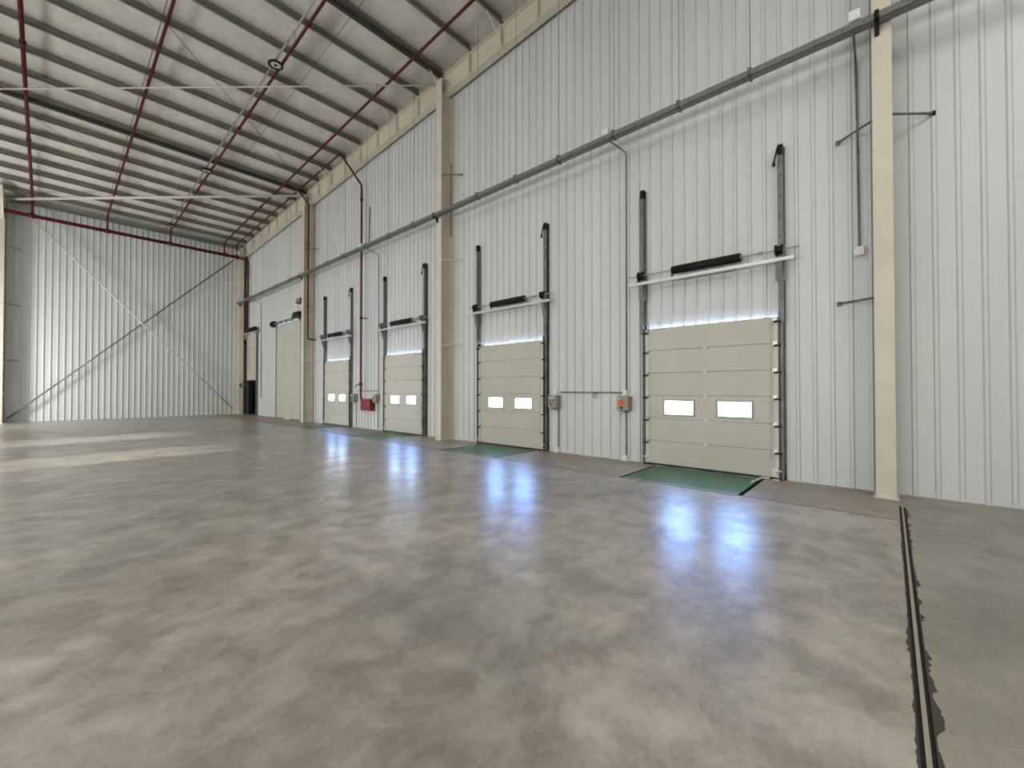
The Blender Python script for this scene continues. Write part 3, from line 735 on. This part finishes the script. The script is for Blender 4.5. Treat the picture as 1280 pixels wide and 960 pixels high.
t = thing('half_open_door', (-.08, 28.05, 2.0), 'cream door raised halfway over a dark opening in the far corner', 'door'); t['kind'] = 'thing'
for i in range(6):
    za = 2.03 + i*.455; m = MB(); m.prism(panel_profile(za+.003, za+.452, -.095, -.055), 1, D6[0], D6[1]); part(m, 'door_panel', M_DOOR, t)
for s, ye in ((-1, D6[0]), (1, D6[1])):
    m = MB(); m.box((-.12, ye, 0), (-.0, ye+s*.075, 4.95)); part(m, 'track', M_GALVD, t)
for ye in (D6[0]+.005, D6[1]-.035):
    m = MB(); m.box((.0, ye, 0), (.14, ye+.03, 2.2)); part(m, 'jamb', M_DARK, t)
m = MB(); m.box((-.10, D6[0], 1.985), (-.05, D6[1], 2.03)); part(m, 'bottom_seal', M_RUBBER, t)
m = MB(); m.tube([(-.24, 26.95, 4.98), (-.24, 28.6, 4.98)], .12, 14); part(m, 'torsion_spring', M_BLACK, t, True)
m = MB(); m.box((-.27, 26.9, 4.78), (-.19, 29.05, 4.84)); part(m, 'support_bar', M_BAR, t)
m = MB(); m.box((-.26, 28.7, 4.5), (-.0, 28.95, 4.95)); m.box((-.26, 26.95, 4.72), (-.0, 27.08, 4.95)); part(m, 'bearing_bracket', M_GALV, t)
m = MB(); m.tube([(-.21, 28.75, 4.62), (-.21, 28.98, 4.55), (-.21, 29.0, 4.25)], .06, 8); part(m, 'cable_drum', M_BLACK, t)
# dark room beyond the half-open door
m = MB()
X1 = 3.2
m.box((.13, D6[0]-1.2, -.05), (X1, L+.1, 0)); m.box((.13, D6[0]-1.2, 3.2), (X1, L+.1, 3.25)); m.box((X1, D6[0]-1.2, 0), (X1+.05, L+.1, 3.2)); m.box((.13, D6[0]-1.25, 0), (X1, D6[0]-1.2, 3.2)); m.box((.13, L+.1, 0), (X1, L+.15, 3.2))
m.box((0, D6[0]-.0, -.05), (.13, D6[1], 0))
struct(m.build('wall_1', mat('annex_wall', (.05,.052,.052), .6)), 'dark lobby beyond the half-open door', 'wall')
m = MB(); m.box((.44, 29.30, 0), (.80, 29.45, 1.5)); m.box((.44, 29.45, .0), (.80, 29.50, .1))
tag(m.build('lobby_screen', M_DARK), 'low black panel standing in the dark doorway', 'panel')
m = MB(); m.box((.14, 29.0, 0), (.26, 29.5, 2.3))
tag(m.build('lobby_post', M_DARK), 'black post inside the dark doorway beside the far corner', 'post')
m = MB(); m.box((-.16, 22.1, 0), (-.11, 22.75, .06))
tag(m.build('floor_strip', M_WHITE), 'short white strip lying at the foot of the tall shutter', 'strip')
# conduit box on far corner column
t = thing('wall_switch', (-.45, L-.7, 1.5), 'small dark switch on the far corner column', 'switch')
m = MB(); m.box((-.50, L-.72, 1.60), (-.40, L-.66, 1.85)); part(m, 'body', M_GREYP, t)
m = MB(); m.box((-.47, L-.735, 1.70), (-.43, L-.72, 1.77)); part(m, 'lever', M_BLACK, t)

# ------------------------------------------------------------------ outside
m = MB(); m.box((.14, -60, -1.3), (140, 120, -1.2)); struct(m.build('ground_outside', M_EXT), 'pale concrete yard outside the dock windows', 'ground')
m = MB(); m.box((XL-60, -60, -.7), (XL-.12, 90, -.6)); m.box((XL-10, 8, -.6), (XL-.12, 26, -.02)); struct(m.build('ground_yard', M_EXT), 'pale concrete yard outside the opposite wall', 'ground')

# ------------------------------------------------------------------ world and light
W = bpy.data.worlds.new('sky'); S.world = W; W.use_nodes = True
nt = W.node_tree; bg = nt.nodes['Background']
tc = nt.nodes.new('ShaderNodeTexCoord'); sp = nt.nodes.new('ShaderNodeSeparateXYZ'); cr = nt.nodes.new('ShaderNodeValToRGB')
nt.links.new(tc.outputs['Generated'], sp.inputs[0]); nt.links.new(sp.outputs['Z'], cr.inputs[0]); nt.links.new(cr.outputs[0], bg.inputs[0])
e = cr.color_ramp.elements
e[0].position = 0.0; e[0].color = (1.0, .97, .92, 1); e[1].position = .9; e[1].color = (.55, .68, 1.0, 1)
x = e.new(.09); x.color = (.85, .93, 1.0, 1); x = e.new(.19); x.color = (.22, .42, 1.0, 1); x = e.new(.45); x.color = (.24, .43, .95, 1)
bg.inputs[1].default_value = 52.0

HALL, SIDE, DOORL = 225, 2000, 680
def area(name, loc, rot, sx, sy, power, col=(1,1,1), spread=None):
    l = bpy.data.lights.new(name, 'AREA'); l.shape = 'RECTANGLE'; l.size = sx; l.size_y = sy; l.energy = power; l.color = col
    if spread: l.spread = spread
    o = bpy.data.objects.new(name, l); COL.objects.link(o); o.location = loc; o.rotation_euler = rot
    return o
def aim(d): return Vector(d).to_track_quat('-Z', 'Y').to_euler()
WARM = (1.0, .975, .93)
# ceiling lamps of the hall outside the view
for (x_, y_) in ((-12.5, 4), (-12.5, 13), (-5.5, -4), (-12.5, -5)):
    area('hall_lamp', (x_, y_, 9.2), aim((.25, 0, -1)), 2.5, 2.5, HALL, WARM)
# fill added before the opposite wall, standing in for daylight and lifting the roof
area('daylight_fill', (XL+.3, 10, 3.0), aim((1, .03, .45)), 26, 4.0, SIDE, (1.0,.988,.955))
area('side_fill', (-14.0, 25.4, 2.3), aim((.85, .52, .0)), 1.2, 1.8, DOORL, (1,.99,.96))  # unseen fill added to brighten the lower left of the far wall
sun = bpy.data.lights.new('sun', 'SUN'); sun.energy = 12.0; sun.angle = math.radians(1.2); sun.color = (1, .95, .85)
so = bpy.data.objects.new('sun', sun); COL.objects.link(so); so.rotation_euler = aim((math.cos(math.radians(10.5)), 0, -math.sin(math.radians(10.5)))); so.location = (-30, 15, 12)

# ------------------------------------------------------------------ camera
cam = bpy.data.cameras.new('camera'); co = bpy.data.objects.new('camera', cam); COL.objects.link(co); S.camera = co
cam.sensor_fit = 'HORIZONTAL'; cam.sensor_width = 36.0; cam.lens = 524.36/1280*36.0; cam.clip_start = .05; cam.clip_end = 500
yaw, pitch = .83737, .01245
f = Vector((math.sin(yaw)*math.cos(pitch), math.cos(yaw)*math.cos(pitch), math.sin(pitch)))
co.location = (CAM_X, 0, CAM_H); co.rotation_euler = f.to_track_quat('-Z', 'Y').to_euler()

S.view_settings.view_transform = 'Standard'; S.view_settings.look = 'None'; S.view_settings.gamma = 1.0
S.view_settings.use_curve_mapping = False; S.view_settings.exposure = 0.0
S.cycles.use_denoising = True; S.cycles.max_bounces = 8; S.cycles.diffuse_bounces = 5; S.cycles.transparent_max_bounces = 12
S.cycles.sample_clamp_indirect = 10
